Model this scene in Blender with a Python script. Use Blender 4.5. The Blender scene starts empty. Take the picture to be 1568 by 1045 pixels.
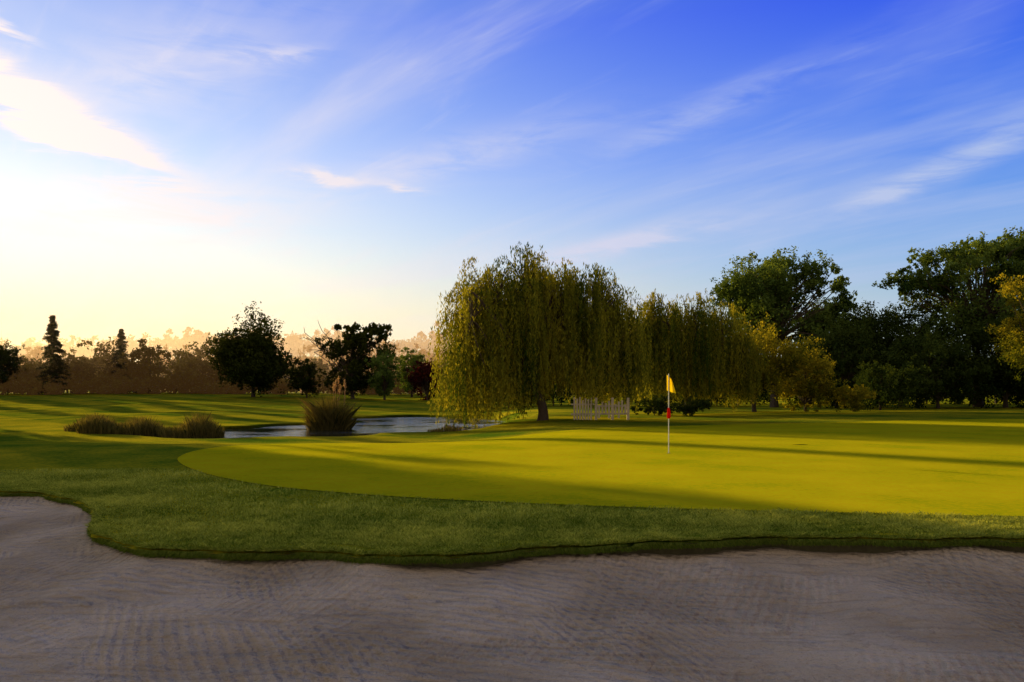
import bpy, math, numpy as np, bmesh
from mathutils import Vector
sc=bpy.context.scene
PI=math.pi
# ------------------------------------------------------------------ helpers
class NT:
    def __init__(s,tree): s.t=tree; s.n=tree.nodes; s.l=tree.links
    def new(s,ty,**k):
        n=s.n.new(ty)
        for a,b in k.items(): setattr(n,a,b)
        return n
    def put(s,inp,v):
        if v is None: return
        if isinstance(v,bpy.types.NodeSocket): s.l.new(v,inp)
        else:
            if isinstance(v,(tuple,list)) and inp.type=='RGBA' and len(v)==3: v=(*v,1)
            inp.default_value=v
    def m(s,op,a,b=None,c=None,clamp=False):
        n=s.new('ShaderNodeMath',operation=op,use_clamp=clamp)
        for i,v in enumerate((a,b,c)): s.put(n.inputs[i],v)
        return n.outputs[0]
    def v(s,op,a,b=None):
        n=s.new('ShaderNodeVectorMath',operation=op)
        s.put(n.inputs[0],a)
        if b is not None:
            if op=='SCALE': s.put(n.inputs['Scale'],b)
            else: s.put(n.inputs[1],b)
        return n.outputs['Value'] if op in('DOT_PRODUCT','LENGTH') else n.outputs[0]
    def mix(s,f,a,b,bt='MIX',clamp=False):
        n=s.new('ShaderNodeMix',data_type='RGBA',blend_type=bt,clamp_result=clamp)
        s.put(n.inputs[0],f); s.put(n.inputs[6],a); s.put(n.inputs[7],b)
        return n.outputs[2]
    def noise(s,vec,scale,detail=3,rough=.5,dist=0,out='Fac'):
        n=s.new('ShaderNodeTexNoise'); s.put(n.inputs['Vector'],vec)
        n.inputs['Scale'].default_value=scale;n.inputs['Detail'].default_value=detail
        n.inputs['Roughness'].default_value=rough;n.inputs['Distortion'].default_value=dist
        return n.outputs[out]
    def rng(s,v,a,b,c=0,d=1,smooth=True):
        n=s.new('ShaderNodeMapRange'); n.interpolation_type='SMOOTHSTEP' if smooth else 'LINEAR'
        for i,q in enumerate((v,a,b,c,d)): s.put(n.inputs[i],q)
        return n.outputs[0]
    def ramp(s,v,stops):
        n=s.new('ShaderNodeValToRGB'); s.put(n.inputs[0],v)
        e=n.color_ramp.elements
        while len(e)<len(stops): e.new(.5)
        for i,(p,c) in enumerate(stops): e[i].position=p; e[i].color=(*c,1)
        return n.outputs[0]
    def xyz(s,x=0,y=0,z=0):
        n=s.new('ShaderNodeCombineXYZ')
        for i,q in enumerate((x,y,z)): s.put(n.inputs[i],q)
        return n.outputs[0]
    def sep(s,v):
        n=s.new('ShaderNodeSeparateXYZ'); s.put(n.inputs[0],v); return n.outputs
def mat(name):
    m=bpy.data.materials.new(name); m.use_nodes=True; m.node_tree.nodes.clear()
    t=NT(m.node_tree); o=t.new('ShaderNodeOutputMaterial'); return m,t,o
def pmat(name,col,rough=.8,var=.3,scale=8,bump=0):
    m,t,o=mat(name); p=t.new('ShaderNodeBsdfPrincipled'); tc=t.new('ShaderNodeTexCoord').outputs['Object']
    nz=t.noise(tc,scale,4)
    t.put(p.inputs['Base Color'],t.mix(nz,tuple(c*(1-var) for c in col),tuple(min(1,c*(1+var)) for c in col)))
    p.inputs['Roughness'].default_value=rough; p.inputs['Specular IOR Level'].default_value=.2
    if bump:
        b=t.new('ShaderNodeBump'); b.inputs['Strength'].default_value=bump; t.put(b.inputs['Height'],nz); t.l.new(b.outputs[0],p.inputs['Normal'])
    t.l.new(p.outputs[0],o.inputs[0]); return m
def sstep(a,b,x):
    t=np.clip((x-a)/(b-a),0,1); return t*t*(3-2*t)
def mesh(name,V,F,mats,midx=None,tint=None,smooth=False):
    V=np.asarray(V,np.float32); F=np.asarray(F,np.int32); k=F.shape[1]
    me=bpy.data.meshes.new(name); me.vertices.add(len(V)); me.vertices.foreach_set('co',V.ravel())
    me.loops.add(F.size); me.loops.foreach_set('vertex_index',F.ravel())
    me.polygons.add(len(F)); me.polygons.foreach_set('loop_start',np.arange(0,F.size,k,dtype=np.int32))
    me.polygons.foreach_set('loop_total',np.full(len(F),k,np.int32))
    for m in mats: me.materials.append(m)
    if midx is not None: me.polygons.foreach_set('material_index',np.asarray(midx,np.int32))
    me.polygons.foreach_set('use_smooth',np.full(len(F),bool(smooth)))
    if tint is not None:
        a=me.attributes.new('tint','FLOAT','FACE'); a.data.foreach_set('value',np.asarray(tint,np.float32))
    me.update(calc_edges=True)
    ob=bpy.data.objects.new(name,me); sc.collection.objects.link(ob); return ob
# ------------------------------------------------------------------ sun & terrain definitions
SUN_EL=math.radians(8.5)
sx,sy=-0.682,0.731
S=Vector((sx*math.cos(SUN_EL),sy*math.cos(SUN_EL),math.sin(SUN_EL)))
ex=np.array([-60,-30,-16,-9.1,-8.07,-6.73,-6.0,-5.6,-5.04,-4.29,-3.04,-1.98,-.71,.47,1.2,1.7,3.46,4.57,5.8,9,14,20,60])
ey=np.array([19,18,15.6,14.2,13.7,12.6,11.6,10.5,9.6,8.97,8.56,8.5,8.26,8.6,8.84,8.97,9.07,9.05,8.97,8.7,8.0,6.0,-30])
_xs=np.linspace(-60,60,6001); _ys=np.interp(_xs,ex,ey); _k=np.hanning(61); _k/=_k.sum(); _ys=np.convolve(np.pad(_ys,30,mode='edge'),_k,'valid')
def edge(x):
    x=np.asarray(x,float)
    b=np.interp(x,_xs,_ys)
    return b+.05*np.sin(x*2.3+1)+.035*np.sin(x*5.1)+.018*np.sin(x*13+.5)+.010*np.sin(x*29)
def sdist(x,y):
    e=edge(x); g=(edge(x+.25)-edge(x-.25))/.5
    return (e-y)/np.sqrt(1+g*g)       # >0 inside bunker
WATER=-.70
def terrain(x,y,bunker=True):
    x=np.asarray(x,float); y=np.asarray(y,float)
    left=-.56*sstep(25,37,y)+1.9*sstep(74,165,y)
    right=.05+.32*sstep(8,45,x)*sstep(28,62,y)+.9*sstep(80,165,y)
    w=sstep(-5,4,x)
    z=left*(1-w)+right*w
    z=z+.05*np.sin(x*.13+1)*np.sin(y*.11)+.12*np.sin(x*.05+y*.03)*sstep(40,90,y)
    z=z+.35*np.exp(-((x+30)/7)**2-((y-74)/9)**2)+.5*np.exp(-((x+44)/9)**2-((y-95)/8)**2)
    pd=np.full(x.shape,1e3)
    for cx,cy,r in ((-14.5,47,6.2),(-9,53,7),(-5.5,61,6.6),(-8,69,6.5)):
        pd=np.minimum(pd,np.hypot(x-cx,(y-cy))-r)
    pd=pd+.5*np.sin(x*.9)+.4*np.sin(y*.8+x*.5)
    k=1-sstep(-1.4,1.6,pd)
    z=z*(1-k)-1.35*k
    z=z+sstep(280,520,y)*(24+5*np.sin(x*.011+1)+3*np.sin(x*.027))
    if bunker:
        s=sdist(x,y); z=z-.95*sstep(-.40,-.14,s)*(y<25)
    return z
# ------------------------------------------------------------------ world
w=bpy.data.worlds.new('World'); sc.world=w; w.use_nodes=True; w.node_tree.nodes.clear(); t=NT(w.node_tree)
D=t.new('ShaderNodeTexCoord').outputs['Generated']; X,Y,Z=t.sep(D)
deg=180/PI
az=t.m('MULTIPLY',t.m('ARCTAN2',X,Y),deg); el=t.m('MULTIPLY',t.m('ARCSINE',Z),deg)
def gauss(a,a0,sa,b,b0,sb,rot=0):
    u=t.m('SUBTRACT',a,a0); v=t.m('SUBTRACT',b,b0)
    if rot:
        c,s_=math.cos(math.radians(rot)),math.sin(math.radians(rot))
        u2=t.m('ADD',t.m('MULTIPLY',u,c),t.m('MULTIPLY',v,s_)); v2=t.m('SUBTRACT',t.m('MULTIPLY',v,c),t.m('MULTIPLY',u,s_)); u,v=u2,v2
    u=t.m('DIVIDE',u,sa); v=t.m('DIVIDE',v,sb)
    q=t.m('MULTIPLY_ADD',u,u,t.m('MULTIPLY',v,v))
    return t.m('EXPONENT',t.m('MULTIPLY',q,-1))
base=t.ramp(Z,[(0,(.42,.58,.60)),(.07,(.30,.54,.72)),(.15,(.14,.40,.84)),(.27,(.045,.21,.90)),(.42,(.008,.065,.88)),(.75,(.02,.05,.3))])
g1=gauss(az,-43,44,el,3,16.0); g2=gauss(az,-43,48,el,15,60); g3=gauss(az,-43,62,el,0,8.0)
col=t.mix(1,base,t.v('SCALE',(1.2,.80,.42),g1),'ADD')
col=t.mix(1,col,t.v('SCALE',(.11,.30,.06),g2),'ADD')
col=t.mix(t.m('MULTIPLY',g3,.94),col,(1.05,.73,.32))
zz=t.m('ADD',t.m('MAXIMUM',Z,0),.06)
px=t.m('DIVIDE',X,zz); py=t.m('DIVIDE',Y,zz)
a_=math.radians(128)
al=t.m('MULTIPLY_ADD',px,math.cos(a_),t.m('MULTIPLY',py,math.sin(a_)))
ac=t.m('SUBTRACT',t.m('MULTIPLY',py,math.cos(a_)),t.m('MULTIPLY',px,math.sin(a_)))
P=t.xyz(t.m('MULTIPLY',al,.28),t.m('MULTIPLY',ac,.9),3.1)
n1=t.noise(P,1.2,5,.55,.5); P2=t.xyz(t.m('MULTIPLY',al,.6),t.m('MULTIPLY',ac,3.2),7.7); n2=t.noise(P2,1.6,5,.6,.6)
c1=t.m('MULTIPLY',t.rng(n1,.40,.78),.60); c2=t.m('MULTIPLY',t.rng(n2,.5,.85),.30)
cir=t.m('ADD',c1,c2); cir=t.m('MULTIPLY',cir,t.rng(Z,.02,.16))
fine=t.noise(t.xyz(t.m('MULTIPLY',az,.13),t.m('MULTIPLY',el,.65),0),1.0,6,.62,.5)
fm=t.m('SUBTRACT',fine,.5)
azd=t.m('MULTIPLY_ADD',fm,7,az); eld=t.m('MULTIPLY_ADD',fm,3.6,el)
blobs=None
for (a0,e0,sa,se,rot,amp) in ((-29.0,16.0,5.4,1.15,-20,4.0),(-33.5,18.4,3.2,1.0,-20,2.6),(-33,20.8,1.5,.45,-18,1.6),(-12.8,14.9,2.6,.45,-2,1.3),(-7.5,14.4,1.5,.35,-8,.9),
    (8.5,10.6,6.5,.7,9,1.3),(28.5,13.9,5.5,.75,17,1.0),(34,16.5,6,1.2,14,.5),(-16,22.3,2.6,.4,8,.5),(-4,16.5,10,1.3,14,.5),(14,19,9,1.1,17,.4),(-24,11.5,9,1.8,4,.9),(-22,21,9,2.5,20,.35)):
    b=t.m('MULTIPLY',gauss(azd,a0,sa,eld,e0,se,rot),amp)
    blobs=b if blobs is None else t.m('ADD',blobs,b)
blobs=t.m('MULTIPLY',blobs,t.rng(fine,.25,.66))
cm=t.m('ADD',cir,t.m('MINIMUM',blobs,.95),clamp=True)
ccol=t.mix(t.m('MULTIPLY',gauss(az,-43,46,el,6,40),1.0,clamp=True),(.42,.55,.88),(1.3,1.08,.96))
col=t.mix(cm,col,ccol)
back_fill=t.rng(Y,.3,-.3)
col=t.mix(t.m('MULTIPLY',back_fill,.88),col,(.46,.39,.29))  # warm tone added to the unseen sky behind the camera, to fill the shade
sky=t.new('ShaderNodeTexSky',sky_type='NISHITA',sun_disc=False,sun_elevation=SUN_EL,sun_rotation=math.radians(-43))
b1=t.new('ShaderNodeBackground'); t.l.new(sky.outputs[0],b1.inputs[0]); b1.inputs[1].default_value=.05
b2=t.new('ShaderNodeBackground'); t.put(b2.inputs[0],col); b2.inputs[1].default_value=1.0
ms=t.new('ShaderNodeMixShader'); ms.inputs[0].default_value=.92; t.l.new(b1.outputs[0],ms.inputs[1]); t.l.new(b2.outputs[0],ms.inputs[2])
t.l.new(ms.outputs[0],t.new('ShaderNodeOutputWorld').inputs[0])
sd=bpy.data.lights.new('sun','SUN'); sd.energy=5; sd.angle=math.radians(.5); sd.color=(1,.78,.34)
so=bpy.data.objects.new('sun',sd); sc.collection.objects.link(so); so.rotation_euler=(-S).to_track_quat('-Z','Y').to_euler(); so.location=(-60,60,40)
# ------------------------------------------------------------------ materials
def grass_mat(name,ca,cb,patch=.5,up=.10,mow=0,amt=.16):
    m,t,o=mat(name); g=t.new('ShaderNodeNewGeometry'); P=g.outputs['Position']
    n1=t.noise(P,patch,4,.65); n3=t.noise(P,9,4,.75)
    f=t.m('ADD',t.m('MULTIPLY',n1,.6),t.m('MULTIPLY',n3,.5))
    f=t.rng(f,.38,.72)
    if mow:
        x,y,z=t.sep(P); s_=t.m('SINE',t.m('MULTIPLY',t.m('MULTIPLY_ADD',x,.75,t.m('MULTIPLY',y,.66)),2*PI/mow))
        f=t.m('ADD',f,t.m('MULTIPLY',t.rng(s_,-.25,.25,-.5,.5),amt),clamp=True)
    c=t.mix(f,ca,cb)
    # turf = stand of upright thin blades; each facet normal points sideways, then all are turned
    # to the fixed sun side and two diffuse layers summed, building a low-sun glow into the turf
    wn=t.new('ShaderNodeTexWhiteNoise',noise_dimensions='3D'); t.put(wn.inputs['Vector'],t.v('SCALE',P,700.0))
    r=t.v('NORMALIZE',t.v('MULTIPLY',t.v('SUBTRACT',wn.outputs['Color'],(.5,.5,.5)),(1,1,.0)))
    sg=t.m('SIGN',t.v('DOT_PRODUCT',r,(sx,sy,0)))
    r=t.v('SCALE',r,sg)
    N=t.v('NORMALIZE',t.v('ADD',t.v('SCALE',g.outputs['Normal'],up),r))
    d=t.new('ShaderNodeBsdfDiffuse'); t.put(d.inputs[0],c); t.l.new(N,d.inputs['Normal'])
    d2=t.new('ShaderNodeBsdfDiffuse'); t.put(d2.inputs[0],t.mix(1,c,(1,.93,.7),'MULTIPLY')); t.l.new(N,d2.inputs['Normal'])
    a=t.new('ShaderNodeAddShader'); t.l.new(d.outputs[0],a.inputs[0]); t.l.new(d2.outputs[0],a.inputs[1])
    t.l.new(a.outputs[0],o.inputs[0]); return m
M_ground=grass_mat('rough_grass',(.08,.15,.010),(.46,.37,.016),.22,mow=9,amt=.35)
M_green=grass_mat('mown_green',(.40,.40,.006),(.64,.51,.010),.35,mow=3.2,amt=.12)
def leaf_mat(name,c1,c2,tr=.4,haze=None,hz=0):
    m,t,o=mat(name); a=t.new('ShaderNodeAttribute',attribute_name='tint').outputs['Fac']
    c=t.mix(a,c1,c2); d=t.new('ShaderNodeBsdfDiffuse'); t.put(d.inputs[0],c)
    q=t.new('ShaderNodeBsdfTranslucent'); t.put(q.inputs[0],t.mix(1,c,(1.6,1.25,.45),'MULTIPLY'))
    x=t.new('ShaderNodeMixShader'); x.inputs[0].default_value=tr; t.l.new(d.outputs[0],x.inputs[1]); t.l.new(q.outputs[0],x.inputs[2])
    out=x.outputs[0]
    if hz:   # haze glow put into the far woodland leaves as emission
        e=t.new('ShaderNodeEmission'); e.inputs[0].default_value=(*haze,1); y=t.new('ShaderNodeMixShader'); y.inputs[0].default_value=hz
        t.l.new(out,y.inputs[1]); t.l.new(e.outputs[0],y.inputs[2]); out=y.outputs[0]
    t.l.new(out,o.inputs[0]); return m
L_willow=leaf_mat('willow_leaves',(.045,.085,.012),(.42,.39,.04),.5)
L_dark=leaf_mat('oak_leaves',(.020,.040,.009),(.08,.11,.020),.3)
L_mid=leaf_mat('ash_leaves',(.04,.08,.018),(.21,.29,.06),.4)
L_yel=leaf_mat('acer_leaves',(.08,.11,.010),(.42,.36,.03),.5)
L_red=leaf_mat('beech_leaves',(.03,.008,.008),(.09,.02,.018),.3)
L_con=leaf_mat('conifer_needles',(.012,.025,.008),(.04,.05,.015),.1)
L_m1=leaf_mat('field_tree_leaves',(.018,.03,.006),(.07,.08,.012),.15)
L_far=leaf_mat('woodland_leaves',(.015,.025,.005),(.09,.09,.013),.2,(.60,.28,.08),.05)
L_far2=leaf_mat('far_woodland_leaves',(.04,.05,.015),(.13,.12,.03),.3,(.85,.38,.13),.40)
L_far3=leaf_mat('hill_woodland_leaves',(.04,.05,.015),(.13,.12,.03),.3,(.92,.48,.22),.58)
L_reed=leaf_mat('reed_blades',(.05,.06,.015),(.28,.22,.07),.4)
L_blade=leaf_mat('grass_blades',(.08,.15,.012),(.62,.66,.14),.45)
M_bark=pmat('bark',(.085,.06,.04),.9,.4,6,.6)
# ------------------------------------------------------------------ ground
def axis(parts):
    out=[parts[0][0]]
    for a,b,s0 in parts:
        n=max(1,int(round((b-a)/s0))); out+=list(a+(b-a)*np.arange(1,n+1)/n)
    return np.array(out)
xs=axis([(-2500,-600,190),(-600,-150,15),(-150,-40,2),(-40,-12,.5),(-12,9,.1),(9,40,.5),(40,150,2.5),(150,600,15),(600,2500,190)])
ys=axis([(-900,-60,70),(-60,-5,5),(-5,6,.5),(6,16,.1),(16,80,.45),(80,180,2),(180,600,8),(600,3000,120)])
gx,gy=np.meshgrid(xs,ys); gz=terrain(gx,gy); nx,ny=len(xs),len(ys)
idx=np.arange(nx*ny).reshape(ny,nx)
F=np.stack([idx[:-1,:-1],idx[:-1,1:],idx[1:,1:],idx[1:,:-1]],-1).reshape(-1,4)
mesh('ground',np.stack([gx,gy,gz],-1).reshape(-1,3),F,[M_ground],smooth=True)
gp=np.array([(-8.9,21.3),(-7.0,17.6),(-4.7,14.8),(-2.5,13.2),(-.3,12.1),(2,11.3),(4.5,10.8),(7,10.5),(12,10.6),(18,12),(26,17),(34,25),(38,34),(36,42),(28,45),(17,43),(7,39.5),(-2,32.5),(-7,28.6),(-9.2,25.0)])
cen=np.array([9.,25.]); q=[]; n=len(gp)
for i in range(n):
    p0,p1,p2,p3=gp[i-1],gp[i],gp[(i+1)%n],gp[(i+2)%n]
    for u in np.linspace(0,1,24,endpoint=False):
        q.append(.5*((2*p1)+(-p0+p2)*u+(2*p0-5*p1+4*p2-p3)*u*u+(-p0+3*p1-3*p2+p3)*u**3))
q=np.array(q); R=90; nb=len(q)
rr=(np.arange(1,R+1)/R)
pts=cen+(q-cen)[None]*rr[:,None,None]
zg=terrain(pts[...,0],pts[...,1],False)+.014
V=np.concatenate([pts,zg[...,None]],-1).reshape(-1,3)
ii=np.arange(R*nb).reshape(R,nb); F=np.stack([ii[:-1],np.roll(ii[:-1],-1,1),np.roll(ii[1:],-1,1),ii[1:]],-1).reshape(-1,4)[:, ::-1]
mesh('putting_green',V,F,[M_green],smooth=True)
# ------------------------------------------------------------------ bunker sand
m,t,o=mat('bunker_sand'); g=t.new('ShaderNodeNewGeometry'); P=g.outputs['Position']; x,y,z=t.sep(P)
n1=t.noise(P,.5,4,.6); n2=t.noise(P,4,5,.65); n3=t.noise(P,48,3,.7)
c=t.mix(t.rng(n1,.3,.7),(.44,.33,.215),(.74,.58,.41))
def rake(ang,freq,mscale,lo,hi,seed):
    pr=t.m('ADD',t.m('MULTIPLY',x,math.cos(ang)),t.m('MULTIPLY',y,math.sin(ang)))
    wob=t.m('MULTIPLY',t.noise(t.v('ADD',P,(seed,0,0)),.4,1),.35)
    s_=t.m('SINE',t.m('MULTIPLY',t.m('ADD',pr,wob),freq))
    s_=t.m('ADD',s_,t.m('MULTIPLY',n2,1.6))
    return t.m('MULTIPLY',s_,t.rng(t.noise(t.v('ADD',P,(0,seed,0)),mscale,2),lo,hi))
r1=rake(-.35,66,.5,.47,.54,3.0); r2=rake(1.2,46,.45,.47,.54,9.0); r3=rake(.45,70,.5,.5,.57,21.0)
rk=t.m('ADD',t.m('ADD',r1,r2),r3)
streak=t.noise(t.xyz(t.m('MULTIPLY',t.m('MULTIPLY_ADD',y,.15,x),.5),t.m('MULTIPLY',y,7.0),0),1.5,4,.6,.15)
foot=t.rng(n2,.53,.68)
c=t.mix(t.rng(streak,.50,.68,0,.32),c,(.30,.22,.145)); c=t.mix(t.rng(n3,.52,.72,0,.5),c,(.27,.205,.14)); c=t.mix(t.m('MULTIPLY',foot,.35),c,(.28,.21,.145))
c=t.mix(t.m('MULTIPLY',t.rng(rk,.8,-.2),.16),c,(.25,.185,.12))  # groove shading put into the sand colour, since the bump alone shows little
h=t.m('MULTIPLY',rk,.014)
h=t.m('ADD',h,t.m('ADD',t.m('MULTIPLY',n2,.2),t.m('MULTIPLY',n3,.024)))
h=t.m('ADD',h,t.m('ADD',t.m('MULTIPLY',n1,.3),t.m('MULTIPLY',streak,-.05)))
bp=t.new('ShaderNodeBump'); bp.inputs['Strength'].default_value=1; bp.inputs['Distance'].default_value=1; t.put(bp.inputs['Height'],h)
d=t.new('ShaderNodeBsdfDiffuse'); t.put(d.inputs[0],c); t.l.new(bp.outputs[0],d.inputs['Normal']); t.l.new(d.outputs[0],o.inputs[0])
M_sand=m
uu=np.concatenate([np.arange(-30,-12,.3),np.arange(-12,9,.05),np.arange(9,22,.3)]); dd=np.concatenate([np.linspace(-.2,1,30),np.linspace(1.05,5,80),np.linspace(5.3,22,30)])
UX,DD=np.meshgrid(uu,dd); YY=edge(UX)-DD; s_=np.maximum(sdist(UX,YY),0)
zs=-.065-.30*(1-np.exp(-s_/1.3))+.25*sstep(6,16,s_)+.022*np.sin(UX*1.7+YY)*np.sin(YY*1.9)+.014*np.sin(UX*3.1-YY*2.2)+.008*np.sin(UX*9+YY*4)*np.sin(YY*7)
zs=zs+.022*np.sin(UX*2.7)*np.exp(-s_/.5)
rf=np.random.default_rng(31)
for i in range(110):
    fx_=rf.uniform(-9,7); fy_=float(edge(fx_))-rf.uniform(.3,5); a=rf.uniform(0,PI); ca,sa=math.cos(a),math.sin(a)
    du=(UX-fx_)*ca+(YY-fy_)*sa; dv=-(UX-fx_)*sa+(YY-fy_)*ca; e=(du/.15)**2+(dv/.07)**2
    zs=zs+rf.uniform(.4,1)*(-.026*np.exp(-e)+.014*np.exp(-(e-1.6)**2))
ii=np.arange(UX.size).reshape(UX.shape); F=np.stack([ii[:-1,:-1],ii[1:,:-1],ii[1:,1:],ii[:-1,1:]],-1).reshape(-1,4)
mesh('sand_bunker',np.stack([UX,YY,zs],-1).reshape(-1,3),F,[M_sand],smooth=True)
ux=np.arange(-30,22,.03); e0=edge(ux); gr=(edge(ux+.1)-edge(ux-.1))/.2; nn=np.stack([gr,-np.ones_like(gr)],-1)/np.sqrt(1+gr*gr)[:,None]
prof=[(-.62,-.002),(-.45,.004),(-.28,.012),(-.14,.018),(-.05,.008),(.0,-.012),(.03,-.03),(.0,-.06),(-.05,-.10),(-.08,-.35)]
rows=[]
for k,(a,b) in enumerate(prof):
    j=.02*np.sin(ux*7+k)+.012*np.sin(ux*17+k*2) if 3<k<8 else 0
    xx=ux+nn[:,0]*(a+j); yy=e0+nn[:,1]*(a+j)
    rows.append(np.stack([xx,yy,terrain(xx,yy,False)+b+.003],-1))
V=np.array(rows); ii=np.arange(V.shape[0]*V.shape[1]).reshape(V.shape[:2]); F=np.stack([ii[:-1,:-1],ii[1:,:-1],ii[1:,1:],ii[:-1,1:]],-1).reshape(-1,4)
M_soil=pmat('turf_soil',(.12,.105,.05),.95,.4,20,.4)
midx=np.repeat((np.arange(len(prof)-1)>=6).astype(int),len(ux)-1)
mesh('bunker_turf_edge',V.reshape(-1,3),F,[M_ground,M_soil],midx,smooth=True)
# ------------------------------------------------------------------ blades (single mesh)
def blades(name,px,py,pz,h,wd,rng,m,tint=None,lean=.5,dirbias=None):
    n=len(px); a=rng.uniform(0,2*PI,n); b=rng.uniform(0,2*PI,n); ln=rng.uniform(0,lean,n)*h
    base=np.stack([px,py,pz],-1); sd=np.stack([np.cos(a),np.sin(a),np.zeros(n)],-1)*(wd/2)[:,None]
    off=np.stack([np.cos(b)*ln,np.sin(b)*ln,h],-1)
    if dirbias is not None: off=off+dirbias*h[:,None]
    mid=base+off*.55; tip=base+off+np.stack([np.cos(b)*ln,np.sin(b)*ln,-.15*h],-1)*.5
    V=np.stack([base-sd,base+sd,mid+sd*.8,tip,mid-sd*.8],1).reshape(-1,3)
    F=np.arange(n*5).reshape(n,5)
    if tint is None: tint=rng.uniform(0,1,n)
    return mesh(name,V,F,[m],tint=tint)
def inpoly(px,py,poly):
    c=np.zeros(px.shape,bool); j=len(poly)-1
    for i in range(len(poly)):
        xi,yi=poly[i]; xj,yj=poly[j]
        cc=((yi>py)!=(yj>py))&(px<(xj-xi)*(py-yi)/(yj-yi+1e-12)+xi); c^=cc; j=i
    return c
rg=np.random.default_rng(11)
n=250000
bx=rg.uniform(-13,9,n); s0=-np.abs(rg.exponential(1.6,n)); by=edge(bx)-s0
k=(by<18)&~inpoly(bx,by,q[::4])
bx,by=bx[k],by[k]; n=len(bx)
tuft=np.sin(bx*7+3*np.sin(by*5))*np.sin(by*9+2*np.sin(bx*4))
tn=np.clip(.42+.2*np.sin(bx*1.3+by)*np.sin(by*2.1-bx*.6)+.18*tuft+rg.normal(0,.24,n),0,1)
blades('rough_grass',bx,by,terrain(bx,by,False),rg.uniform(.025,.06,n)*(1+.45*tuft),np.full(n,.008),rg,L_blade,tn,1.0)
# fringe: upright at the brow, then hanging over the face of the lip
n=70000; bx=rg.uniform(-14,10,n); off=rg.uniform(-.16,.02,n); by=edge(bx)-off
bz=terrain(bx,by,False); hh=rg.uniform(.03,.085,n)*(.85+.5*np.sin(bx*4)*np.sin(bx*1.7))
n2_=60000; bx2=rg.uniform(-14,10,n2_); f2=rg.uniform(0,1,n2_); by2=edge(bx2)-.03-.015*f2; bz2=terrain(bx2,by2,False)-.01-.055*f2
blades('bunker_fringe_grass',bx,by,bz,hh,np.full(n,.009),rg,L_blade,rg.uniform(0,.8,n),1.0,np.array([0,-.5,-.5]))
blades('bunker_hanging_grass',bx2,by2,bz2,rg.uniform(.02,.06,n2_),np.full(n2_,.008),rg,L_blade,rg.uniform(0,.5,n2_)*(1-f2*.6),.8,np.array([0,-.35,-1.5]))
# ------------------------------------------------------------------ trees
def tube(pts,rad,ns=6):
    pts=np.asarray(pts,float); k=len(pts); T=np.gradient(pts,axis=0); T/=np.linalg.norm(T,axis=1)[:,None]+1e-9
    ref=np.array([.3,.9,.1]); A=np.cross(T,ref); A/=np.linalg.norm(A,axis=1)[:,None]+1e-9; B=np.cross(T,A)
    an=np.linspace(0,2*PI,ns,endpoint=False)
    V=pts[:,None]+(A[:,None]*np.cos(an)[None,:,None]+B[:,None]*np.sin(an)[None,:,None])*np.asarray(rad)[:,None,None]
    ii=np.arange(k*ns).reshape(k,ns); F=np.stack([ii[:-1],np.roll(ii[:-1],-1,1),np.roll(ii[1:],-1,1),ii[1:]],-1).reshape(-1,4)
    return V.reshape(-1,3),F
def curve(p0,p1,rng,n=7,sag=.12,up=.15):
    p0=np.array(p0,float);p1=np.array(p1,float); L=np.linalg.norm(p1-p0); u=np.linspace(0,1,n)[:,None]
    b=rng.normal(0,sag,3)*L; c=p0+(p1-p0)*.5+b+np.array([0,0,up*L])
    return (1-u)**2*p0+2*u*(1-u)*c+u*u*p1
def leafquads(C,size,rng,asp=.55,up=.3,axisdir=None):
    n=len(C); a=rng.normal(0,1,(n,3))
    if axisdir is not None: a=a*.35+axisdir
    a/=np.linalg.norm(a,axis=1)[:,None]; b=rng.normal(0,1,(n,3)); b[:,2]*=1-up
    b-=a*(a*b).sum(1)[:,None]; b/=np.linalg.norm(b,axis=1)[:,None]
    s=(size*rng.uniform(.6,1.3,n))[:,None]
    V=np.stack([C-a*s*.5,C+b*s*asp*.5,C+a*s*.5,C-b*s*asp*.5],1).reshape(-1,3)
    return V,np.arange(n*4).reshape(n,4)
class Acc:
    def __init__(s): s.V=[];s.F=[];s.m=[];s.t=[];s.n=0
    def add(s,V,F,mi,t):
        s.V.append(V); s.F.append(F+s.n); s.n+=len(V); s.m.append(np.full(len(F),mi)); s.t.append(np.broadcast_to(t,(len(F),)))
    def make(s,name,mats): return mesh(name,np.concatenate(s.V),np.concatenate(s.F),mats,np.concatenate(s.m),np.concatenate(s.t))
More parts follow.
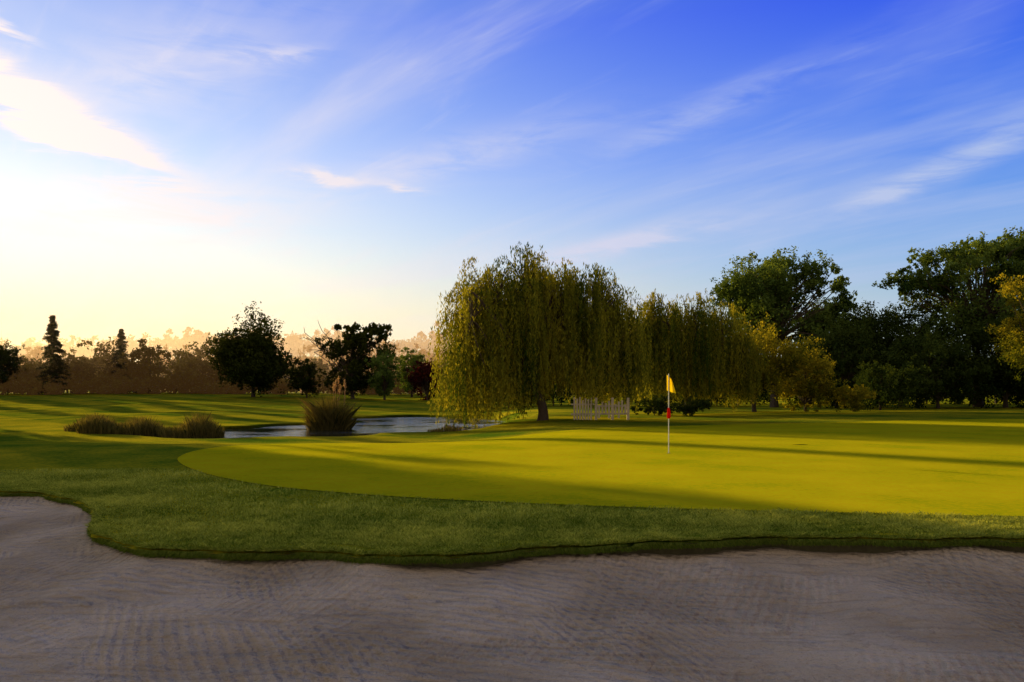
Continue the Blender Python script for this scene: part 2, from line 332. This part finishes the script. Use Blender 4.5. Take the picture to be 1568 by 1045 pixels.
def crown(A,rng,c,rad,ncl,nl,leaf,clr=.26,origin=None,lr=.06,limbs=True,shell=.2):
    d=rng.normal(0,1,(ncl,3)); d/=np.linalg.norm(d,axis=1)[:,None]
    rr=rng.uniform(shell,1,ncl)**.5
    ph=rng.uniform(0,6,3); irr=1+.13*np.sin(d[:,0]*4+ph[0])+.13*np.sin(d[:,1]*4+ph[1]+d[:,2]*3)
    cc=np.array(c)+d*rr[:,None]*irr[:,None]*np.array(rad)*.85
    R=np.mean(rad)*clr*rng.uniform(.5,1.4,ncl)
    wts=R**2.3/np.sum(R**2.3); cnt=(wts*nl).astype(int)
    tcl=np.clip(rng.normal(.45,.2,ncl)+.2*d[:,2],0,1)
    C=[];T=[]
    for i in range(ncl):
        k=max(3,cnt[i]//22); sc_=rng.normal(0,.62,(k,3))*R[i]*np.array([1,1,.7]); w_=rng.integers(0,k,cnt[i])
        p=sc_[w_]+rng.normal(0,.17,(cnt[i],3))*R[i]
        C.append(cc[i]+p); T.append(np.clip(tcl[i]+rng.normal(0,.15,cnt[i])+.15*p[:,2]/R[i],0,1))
        if limbs:
            P=curve(origin+np.array([0,0,rng.uniform(0,.35)*rad[2]]),cc[i],rng); V,F=tube(P,np.linspace(lr,lr*.15,len(P)),5); A.add(V,F,0,.5)
    C=np.concatenate(C);T=np.concatenate(T); V,F=leafquads(C,leaf,rng); A.add(V,F,1,T)
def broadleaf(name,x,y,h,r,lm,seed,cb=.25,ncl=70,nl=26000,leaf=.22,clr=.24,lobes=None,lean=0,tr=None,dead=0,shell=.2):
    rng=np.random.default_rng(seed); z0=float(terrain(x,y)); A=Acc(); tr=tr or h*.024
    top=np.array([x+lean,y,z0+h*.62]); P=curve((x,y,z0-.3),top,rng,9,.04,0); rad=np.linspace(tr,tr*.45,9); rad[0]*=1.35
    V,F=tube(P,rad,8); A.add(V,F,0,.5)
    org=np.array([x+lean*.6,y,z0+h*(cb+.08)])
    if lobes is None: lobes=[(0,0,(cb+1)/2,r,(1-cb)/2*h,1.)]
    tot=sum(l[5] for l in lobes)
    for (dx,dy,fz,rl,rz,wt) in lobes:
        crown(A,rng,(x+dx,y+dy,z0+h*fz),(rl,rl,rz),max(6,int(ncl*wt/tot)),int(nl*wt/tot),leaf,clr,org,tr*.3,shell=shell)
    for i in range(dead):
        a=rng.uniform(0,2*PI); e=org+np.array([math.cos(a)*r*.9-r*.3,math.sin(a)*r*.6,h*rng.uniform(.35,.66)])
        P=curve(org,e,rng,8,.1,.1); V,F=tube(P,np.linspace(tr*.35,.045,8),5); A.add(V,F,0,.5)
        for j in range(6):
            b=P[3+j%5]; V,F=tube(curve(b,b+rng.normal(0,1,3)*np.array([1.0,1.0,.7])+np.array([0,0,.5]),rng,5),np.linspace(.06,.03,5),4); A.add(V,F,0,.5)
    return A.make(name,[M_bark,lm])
def conifer(name,x,y,h,r,seed,nl=12000,lm=None,leaf=.3):
    rng=np.random.default_rng(seed); z0=float(terrain(x,y)); A=Acc()
    V,F=tube([(x,y,z0-.3),(x,y,z0+h*.5),(x,y,z0+h)],[h*.02,h*.012,.02],7); A.add(V,F,0,.5)
    nb=int(h*11); C=[]
    for i in range(nb):
        f=i/nb; zz=z0+h*(.05+.95*f); L=r*(1-f)**.8*rng.uniform(.6,1.12)+.12; a=rng.uniform(0,2*PI); e=np.array([x+math.cos(a)*L,y+math.sin(a)*L,zz-.22*L+.1])
        P=curve((x,y,zz),e,rng,5,.02,.12); V,F=tube(P,np.linspace(.05,.012,5),4); A.add(V,F,0,.5)
        u=rng.uniform(.05,1,int(nl/nb)); p=np.stack([np.interp(u,np.linspace(0,1,5),P[:,k]) for k in range(3)],-1)+rng.normal(0,.13,(len(u),3))*np.array([1,1,.6])*(1+L*.3); C.append(p)
    C=np.concatenate(C); V,F=leafquads(C,leaf,rng); A.add(V,F,1,np.clip(rng.normal(.5,.25,len(F)),0,1)); return A.make(name,[M_bark,lm or L_con])
def woodland(name,items,lm,seed,leaf=.5,per=5000):
    rng=np.random.default_rng(seed); A=Acc()
    for (x,y,h,r) in items:
        z0=float(terrain(x,y)); V,F=tube([(x,y,z0-.5),(x+.1,y,z0+h*.3),(x+.2,y,z0+h*.6)],[h*.025,h*.02,h*.012],5); A.add(V,F,0,.5)
        crown(A,rng,(x,y,z0+h*.5),(r,r,h*.5),22,per,leaf,.34,np.array([x,y,z0+h*.3]),.1,limbs=False,shell=.05)
    return A.make(name,[M_bark,lm])
def willow(name,x,y,fk,lobes,seed,ns=1100,lps=62,lm=None,leaf=.24):
    rng=np.random.default_rng(seed); z0=float(terrain(x,y)); A=Acc()
    fork=np.array([x+fk,y,z0+2.6]); P=curve((x,y,z0-.3),fork,rng,8,.03,0); P[:,0]+=.12*np.sin(np.linspace(0,5,8)); V,F=tube(P,[.48,.36,.31,.29,.27,.26,.25,.24],9); A.add(V,F,0,.5)
    C=[];T=[]
    tot=sum(l[3]**1.5 for l in lobes)
    for (cx,cy,ztop,r,low) in lobes:
        cen=np.array([cx,cy,ztop-r*.85]); k=int(ns*r**1.5/tot)
        V,F=tube(curve(fork,cen+np.array([0,0,r*.45]),rng,9,.06,.12),np.linspace(.2,.06,9),6); A.add(V,F,0,.5)
        nbun=max(5,k//11)
        for ib in range(nbun):
            a0=rng.uniform(0,2*PI); tier=rng.uniform(0,1)
            rad0=r*math.sqrt(rng.uniform(.02,1)); drop=0
            if tier>.5: drop=rng.uniform(.5,4.6); rad0=r*rng.uniform(.75,1.12)
            htop=rng.normal(0,.3)*r**.5; tb=np.clip(rng.normal(.45,.24),0,1); lowb=rng.exponential(.75); out=np.array([math.cos(a0),math.sin(a0),0])
            apex=cen+out*rad0*.8+np.array([0,0,.85*r*math.sqrt(max(0,1-(min(rad0,r)/r)**2*.92))+htop*(drop==0)-drop])
            V,F=tube(curve(cen-np.array([0,0,1.0]),apex,rng,7,.1,.25),np.linspace(.06,.015,7),4); A.add(V,F,0,.5)
            frac=rad0/r
            for i in range(11):
                s=apex+rng.normal(0,.30,3)*np.array([1,1,.75]); o=out*rng.uniform(.3,1.3)+rng.normal(0,.35,3)*np.array([1,1,0])
                zg=max(float(terrain(s[0],s[1])),-.7); end=zg+low+lowb+rng.exponential(.4)+max(0,(1-frac))*rng.uniform(0,3.0)
                L=max(.7,min(s[2]-end,rng.uniform(2.4,7.5)*(.65+.5*frac)))
                m_=int(lps*min(1.6,L/4.0)); u=np.sort(rng.uniform(0,1,m_)**.9)
                arch=.35*np.sin(np.minimum(u*L/1.3,1)*PI/2)*(.4+frac)*1.3
                sw=rng.normal(0,.07,2)
                p=s+o*arch[:,None]+np.stack([sw[0]*u*L,sw[1]*u*L,.22*np.sin(np.minimum(u*L/1.2,1)*PI)-u*L],-1)+rng.normal(0,.06,(m_,3))
                C.append(p); T.append(np.clip(tb+rng.normal(0,.07)+rng.normal(0,.14,m_),0,1))
    C=np.concatenate(C);T=np.concatenate(T)
    V,F=leafquads(C,leaf,rng,.26,0,np.array([0,0,-1.0])); A.add(V,F,1,T)
    return A.make(name,[M_bark,lm or L_willow])
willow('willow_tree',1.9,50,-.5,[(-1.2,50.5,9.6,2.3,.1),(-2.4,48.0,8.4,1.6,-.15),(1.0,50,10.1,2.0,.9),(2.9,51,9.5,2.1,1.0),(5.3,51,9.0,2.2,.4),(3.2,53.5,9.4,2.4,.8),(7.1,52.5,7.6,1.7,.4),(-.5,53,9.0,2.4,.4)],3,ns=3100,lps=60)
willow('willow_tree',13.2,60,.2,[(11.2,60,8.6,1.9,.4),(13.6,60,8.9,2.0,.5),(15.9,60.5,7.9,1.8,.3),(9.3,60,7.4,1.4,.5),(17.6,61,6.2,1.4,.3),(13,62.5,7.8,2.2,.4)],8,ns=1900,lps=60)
broadleaf('ash_tree',27.0,82,16.2,6.6,L_mid,21,cb=.3,nl=60000,leaf=.28,clr=.22,lobes=[(-1.8,0,.76,5.0,3.8,1.1),(1.2,0,.80,4.6,3.4,.8),(5.6,0,.73,2.5,3.6,.4),(-4.6,0,.62,3.0,3.4,.4),(1.5,0,.5,6.2,4.0,.9)],ncl=170)
broadleaf('ash_tree',44.5,76,17.0,8,L_mid,22,cb=.3,nl=60000,leaf=.28,clr=.2,lobes=[(1.0,0,.82,4.9,3.2,.9),(-5.0,0,.72,3.8,3.0,.6),(6,0,.78,4.7,4.0,.9),(0,0,.55,7.5,4.2,1.1)],ncl=190,shell=.25)
broadleaf('oak_tree',34.5,85,12.0,5.4,L_dark,23,cb=.1,nl=26000,leaf=.3)
broadleaf('oak_tree',39.0,80,11.0,5.4,L_dark,24,cb=.05,nl=26000,leaf=.3)
broadleaf('oak_tree',31.0,76,7.8,4.8,L_dark,25,cb=.0,nl=22000,leaf=.28)
broadleaf('oak_tree',44.0,71,9.0,5.2,L_dark,26,cb=.0,nl=26000,leaf=.28)
broadleaf('oak_tree',52.0,74,10.5,6,L_dark,27,cb=.0,nl=26000,leaf=.28)
broadleaf('oak_tree',37.5,70,6.5,4.4,L_dark,35,cb=.0,nl=20000,leaf=.26)
broadleaf('field_maple_tree',19.5,64,7.3,3.6,L_yel,28,cb=.05,nl=24000,leaf=.2,clr=.23)
broadleaf('field_maple_tree',23.6,64,5.2,2.6,L_yel,29,cb=.0,nl=15000,leaf=.2)
broadleaf('field_maple_tree',40.7,60,11.0,3.8,L_yel,30,cb=.15,nl=26000,leaf=.2,clr=.2,shell=.3)
broadleaf('hawthorn_bush',27.0,63,2.6,1.9,L_yel,31,cb=.0,nl=5000,leaf=.18,ncl=25)
broadleaf('hawthorn_bush',30.5,66,4.2,3.2,L_dark,32,cb=.0,nl=12000,leaf=.2,ncl=30)
broadleaf('laurel_bush',10.0,56,1.4,1.6,L_dark,33,cb=.0,nl=5000,leaf=.15,ncl=25)
broadleaf('laurel_bush',12.5,56,1.2,1.4,L_dark,34,cb=.0,nl=4000,leaf=.15,ncl=25)
rg=np.random.default_rng(77)
woodland('hedge',[(x,92+rg.uniform(-3,3),rg.uniform(3.5,6.5),rg.uniform(2.8,4)) for x in np.arange(-3,74,2.6)],L_dark,41,.34,2600)
broadleaf('oak_tree',-42.2,130,12.7,5.2,L_m1,51,cb=.05,nl=38000,leaf=.42,clr=.28,ncl=90)
broadleaf('oak_tree',-25.0,125,12.8,6.2,L_m1,52,cb=.10,nl=28000,leaf=.38,clr=.22,dead=9,lobes=[(0,0,.6,4.8,4,1),(3.6,0,.78,2.8,1.8,.5),(-1,0,.84,2.2,1.6,.3),(0,0,.28,5,3.4,.9)],shell=.2)
broadleaf('copper_beech_tree',-12.8,120,6.0,2.9,L_red,53,cb=.0,nl=10000,leaf=.3)
broadleaf('alder_tree',-19.5,122,8.0,2.8,L_mid,54,cb=.03,nl=10000,leaf=.3)
broadleaf('alder_tree',-17.0,135,8.5,2.8,L_mid,55,cb=.03,nl=10000,leaf=.3)
broadleaf('alder_tree',-9.0,135,8.5,3.4,L_m1,56,cb=.0,nl=10000,leaf=.3)
broadleaf('alder_tree',-33.0,128,6.5,3.0,L_m1,57,cb=.0,nl=9000,leaf=.3)
conifer('spruce_tree',-86.5,150,14.8,3.4,61,20000)
conifer('spruce_tree',-76.5,156,12.5,3.2,62)
broadleaf('oak_tree',-98.0,150,11.5,5.0,L_m1,63,cb=.0,nl=18000,leaf=.45)
its=[(x,160+rg.uniform(-6,8),rg.uniform(6.0,11.8),rg.uniform(3.8,6.0)) for x in np.arange(-100,-50,4.2)]+[(x,185+rg.uniform(-6,8),rg.uniform(5.5,8.5),rg.uniform(3.5,5)) for x in np.arange(-112,12,3.6)]
its+=[(x,152+rg.uniform(-3,3),rg.uniform(2.2,4.5),rg.uniform(2.4,4.2)) for x in np.arange(-100,2,4.4)]
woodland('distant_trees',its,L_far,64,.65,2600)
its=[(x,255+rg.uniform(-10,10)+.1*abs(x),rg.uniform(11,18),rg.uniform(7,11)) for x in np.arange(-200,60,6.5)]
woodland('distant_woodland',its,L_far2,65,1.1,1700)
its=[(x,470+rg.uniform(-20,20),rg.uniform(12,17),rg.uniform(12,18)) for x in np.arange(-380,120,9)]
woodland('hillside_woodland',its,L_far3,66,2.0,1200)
nX,nY=.731,.682
def tu(tt,u): return (tt*nX+u*sx, tt*nY+u*sy)
for i,(tt,u,h,r) in enumerate([(6.2,88,18.0,5.2),(-1.5,86,18.5,5.5),(-9,90,18,5.6),(-17,86,18,5.8),(-26,92,17,6),(-35,90,17,6)]):
    x,y=tu(tt,u); broadleaf('lime_tree',x,y,h,r,L_mid,80+i,cb=.05,nl=16000,leaf=.6,clr=.28)
x,y=tu(20.8,142); conifer('poplar_tree',x,y,26,2.0,95,9000,L_mid,.5)
for i,(tt,u,h,r) in enumerate([(28,178,24,2.6),(34,212,27,3.4),(41,250,31,3.6),(49,296,34,4.2)]):
    x,y=tu(tt,u); conifer('poplar_tree',x,y,h,r,101+i,9000,L_mid,.8)
# ------------------------------------------------------------------ water
m,t,o=mat('pond_water'); p=t.new('ShaderNodeBsdfPrincipled'); p.inputs['Base Color'].default_value=(.02,.025,.02,1); p.inputs['Roughness'].default_value=.03; p.inputs['IOR'].default_value=1.33
P=t.new('ShaderNodeNewGeometry').outputs['Position']; bp=t.new('ShaderNodeBump'); bp.inputs['Strength'].default_value=.55
hgt=t.rng(t.noise(P,.16,2),.38,.60,.03,.16); t.put(bp.inputs['Distance'],hgt)
t.put(bp.inputs['Height'],t.noise(t.v('MULTIPLY',P,(.5,2.0,1)),1.6,3,.5)); t.l.new(bp.outputs[0],p.inputs['Normal']); t.l.new(p.outputs[0],o.inputs[0])
an=np.linspace(0,2*PI,64,endpoint=False); V=np.stack([-10+16*np.cos(an),57+23*np.sin(an),np.full(64,WATER)],-1)
me=bpy.data.meshes.new('pond'); me.from_pydata(V.tolist(),[],[list(range(64))]); me.materials.append(m); ob=bpy.data.objects.new('pond',me); sc.collection.objects.link(ob)
def reeds(name,cx,cy,rx,ry,n,h,seed,w=.03,lean=.35,lm=L_reed):
    r=np.random.default_rng(seed); a=r.uniform(0,2*PI,n); q=np.sqrt(r.uniform(0,1,n)); x=cx+rx*q*np.cos(a); y=cy+ry*q*np.sin(a)
    hh=h*r.uniform(.5,1.15,n)*(1-.35*q)*(.8+.25*np.sin(x*2.1+y))
    return blades(name,x,y,np.maximum(terrain(x,y),-.78)-.03,hh,np.full(n,w),r,lm,np.clip(r.normal(.45,.25,n),0,1),lean)
reeds('reeds',-21.5,44.0,2.4,1.6,3500,1.5,1); reeds('reeds',-17.3,43.0,1.7,1.2,2600,1.7,2); reeds('reeds',-24.0,46.5,2.0,1.5,1800,1.2,3)
reeds('pampas_grass',-11.8,51.5,1.35,1.0,4500,2.7,4,.03,.7)
reeds('reeds',-3.9,46.0,1.0,.7,350,.55,5)
r=np.random.default_rng(9); A=Acc()
for i in range(6):
    b=np.array([-11.6+r.uniform(-.3,.9),51.5,-.6]); e=b+np.array([r.uniform(-.1,.4),0,r.uniform(2.5,3.1)]); P=curve(b,e,r,6,.02,0); V,F=tube(P,np.full(6,.012),4); A.add(V,F,0,.8)
    C=e+r.normal(0,1,(70,3))*np.array([.035,.035,.15]); V,F=leafquads(C,.09,r); A.add(V,F,0,.9)
A.make('pampas_plumes',[leaf_mat('plumes',(.3,.2,.12),(.55,.38,.25),.4)])
M_stone=pmat('stone',(.22,.17,.13),.8,.4,3,.5); r=np.random.default_rng(12)
for i in range(9):
    bm=bmesh.new(); bmesh.ops.create_icosphere(bm,subdivisions=2,radius=.35*r.uniform(.5,1.2))
    for v in bm.verts: v.co*=1+.25*math.sin(v.co.x*9+i)*math.sin(v.co.y*8+i*2)+r.normal(0,.04); v.co.z*=.6
    me=bpy.data.meshes.new('bank_stone'); bm.to_mesh(me); bm.free(); me.materials.append(M_stone); ob=bpy.data.objects.new('bank_stone',me)
    x_,y_=-3.9+r.uniform(-.9,.9),50.5+r.uniform(-2.5,2.5); ob.location=(x_,y_,max(float(terrain(x_,y_)),-.8)+.08); sc.collection.objects.link(ob)
# ------------------------------------------------------------------ flagstick
fx,fy=4.2,21.35; fz=float(terrain(fx,fy,False))+.014
M_white=pmat('white_paint',(.75,.75,.72),.4,.05); M_black=pmat('black_paint',(.03,.03,.03),.4,.1); M_yel=leaf_mat('yellow_cloth',(.8,.62,.02),(.8,.62,.02),.45); M_redc=leaf_mat('red_cloth',(.6,.02,.015),(.6,.02,.015),.35)
fl=bpy.data.objects.new('golf_flag',None); sc.collection.objects.link(fl); fl.location=(fx,fy,fz)
def child(name,V,F,mats,mi=None,par=fl,smooth=True,tint=None):
    ob=mesh(name,V,F,mats,mi,tint,smooth); ob.parent=par; return ob
zs_=np.array([-.1,.25,.251,.55,.551,.85,.851,2.13]); V,F=tube([(0,0,z) for z in zs_],np.full(8,.013),10); child('pole',V,F,[M_white,M_black],np.repeat([0,0,0,0,0,0,0],10))
def cloth(z0,z1,wd,seed):
    a=np.linspace(0,1,14); b=np.linspace(0,1,14); A_,B_=np.meshgrid(a,b); dx=A_*wd*(.55+.45*B_)
    zz=z1-(z1-z0)*B_-A_*.12*(1-B_*.3); dy=.05*np.sin(A_*9+B_*2+seed)*A_
    V=np.stack([-.05+dx,dy,zz],-1).reshape(-1,3); ii=np.arange(196).reshape(14,14); return V,np.stack([ii[:-1,:-1],ii[:-1,1:],ii[1:,1:],ii[1:,:-1]],-1).reshape(-1,4)
V,F=cloth(1.68,2.1,.24,0); child('yellow_flag',V,F,[M_yel],tint=np.ones(len(F)))
V,F=tube([(0,0,.93),(0,0,.97),(0.005,0,1.05),(0,0,1.15),(0,0,1.22)],[.03,.055,.05,.04,.02],10); child('red_marker',V,F,[M_redc],tint=np.ones(len(F)))
an=np.linspace(0,2*PI,24,endpoint=False); V=[(0,0,.004)]+[(.054*math.cos(a),.054*math.sin(a),.004) for a in an]
me=bpy.data.meshes.new('cup'); me.from_pydata(V,[],[(0,i+1,(i+1)%24+1) for i in range(24)]); me.materials.append(M_black); ob=bpy.data.objects.new('cup',me); sc.collection.objects.link(ob); ob.parent=fl
# ------------------------------------------------------------------ fence by the willow
M_wood=pmat('weathered_wood',(.5,.4,.27),.8,.35,5,.3)
def boxes(lst):
    V=[];F=[]
    for (x0,x1,y0,y1,z0,z1) in lst:
        b=len(V); V+=[(x0,y0,z0),(x1,y0,z0),(x1,y1,z0),(x0,y1,z0),(x0,y0,z1),(x1,y0,z1),(x1,y1,z1),(x0,y1,z1)]
        F+=[[b+i for i in f] for f in ((3,2,1,0),(4,5,6,7),(0,1,5,4),(1,2,6,5),(2,3,7,6),(3,0,4,7))]
    return V,F
r=np.random.default_rng(4); L=[]
for i in range(7): x_=3.75+i*.17; L.append((x_,x_+.10,53,53.04,0,1.3+r.uniform(-.12,.1)))
L+=[(3.6,5.0,53.043,53.08,.3,.4),(3.6,5.0,53.043,53.08,.9,1.0)]
for x_ in (5.05,6.05,7.0): L.append((x_,x_+.15,53,53.14,0,1.35))
for i in range(9): x_=5.25+i*.2; L.append((x_,x_+.11,52.99,53.02,.35 if i%3 else .1,1.05+r.uniform(-.25,.15)))
L+=[(5.19,7.0,53.03,53.07,.32,.42),(5.19,7.0,53.03,53.07,.8,.9)]
V,F=boxes(L); V=[(a,b-4.5,c+float(terrain(a,b-3.5))) for a,b,c in V]
mesh('wooden_fence',V,F,[M_wood])
# ------------------------------------------------------------------ morning mist (real volume)
m,t,o=mat('mist'); vs=t.new('ShaderNodeVolumeScatter'); vs.inputs['Color'].default_value=(1,.68,.42,1); vs.inputs['Density'].default_value=.0014; vs.inputs['Anisotropy'].default_value=.6; t.l.new(vs.outputs[0],o.inputs['Volume'])
V,F=boxes([(-700,30,140,620,-3,30)]); mesh('morning_mist',V,F,[m])
# ------------------------------------------------------------------ camera
cd=bpy.data.cameras.new('camera'); cd.sensor_width=36; cd.lens=28.0; cd.shift_y=.0494; cd.clip_end=8000; cd.clip_start=.05
co=bpy.data.objects.new('camera',cd); sc.collection.objects.link(co); co.location=(0,0,1.75); co.rotation_euler=(PI/2,0,0); sc.camera=co
sc.view_settings.view_transform='Standard'; sc.view_settings.look='None'; sc.view_settings.exposure=0; sc.view_settings.gamma=1
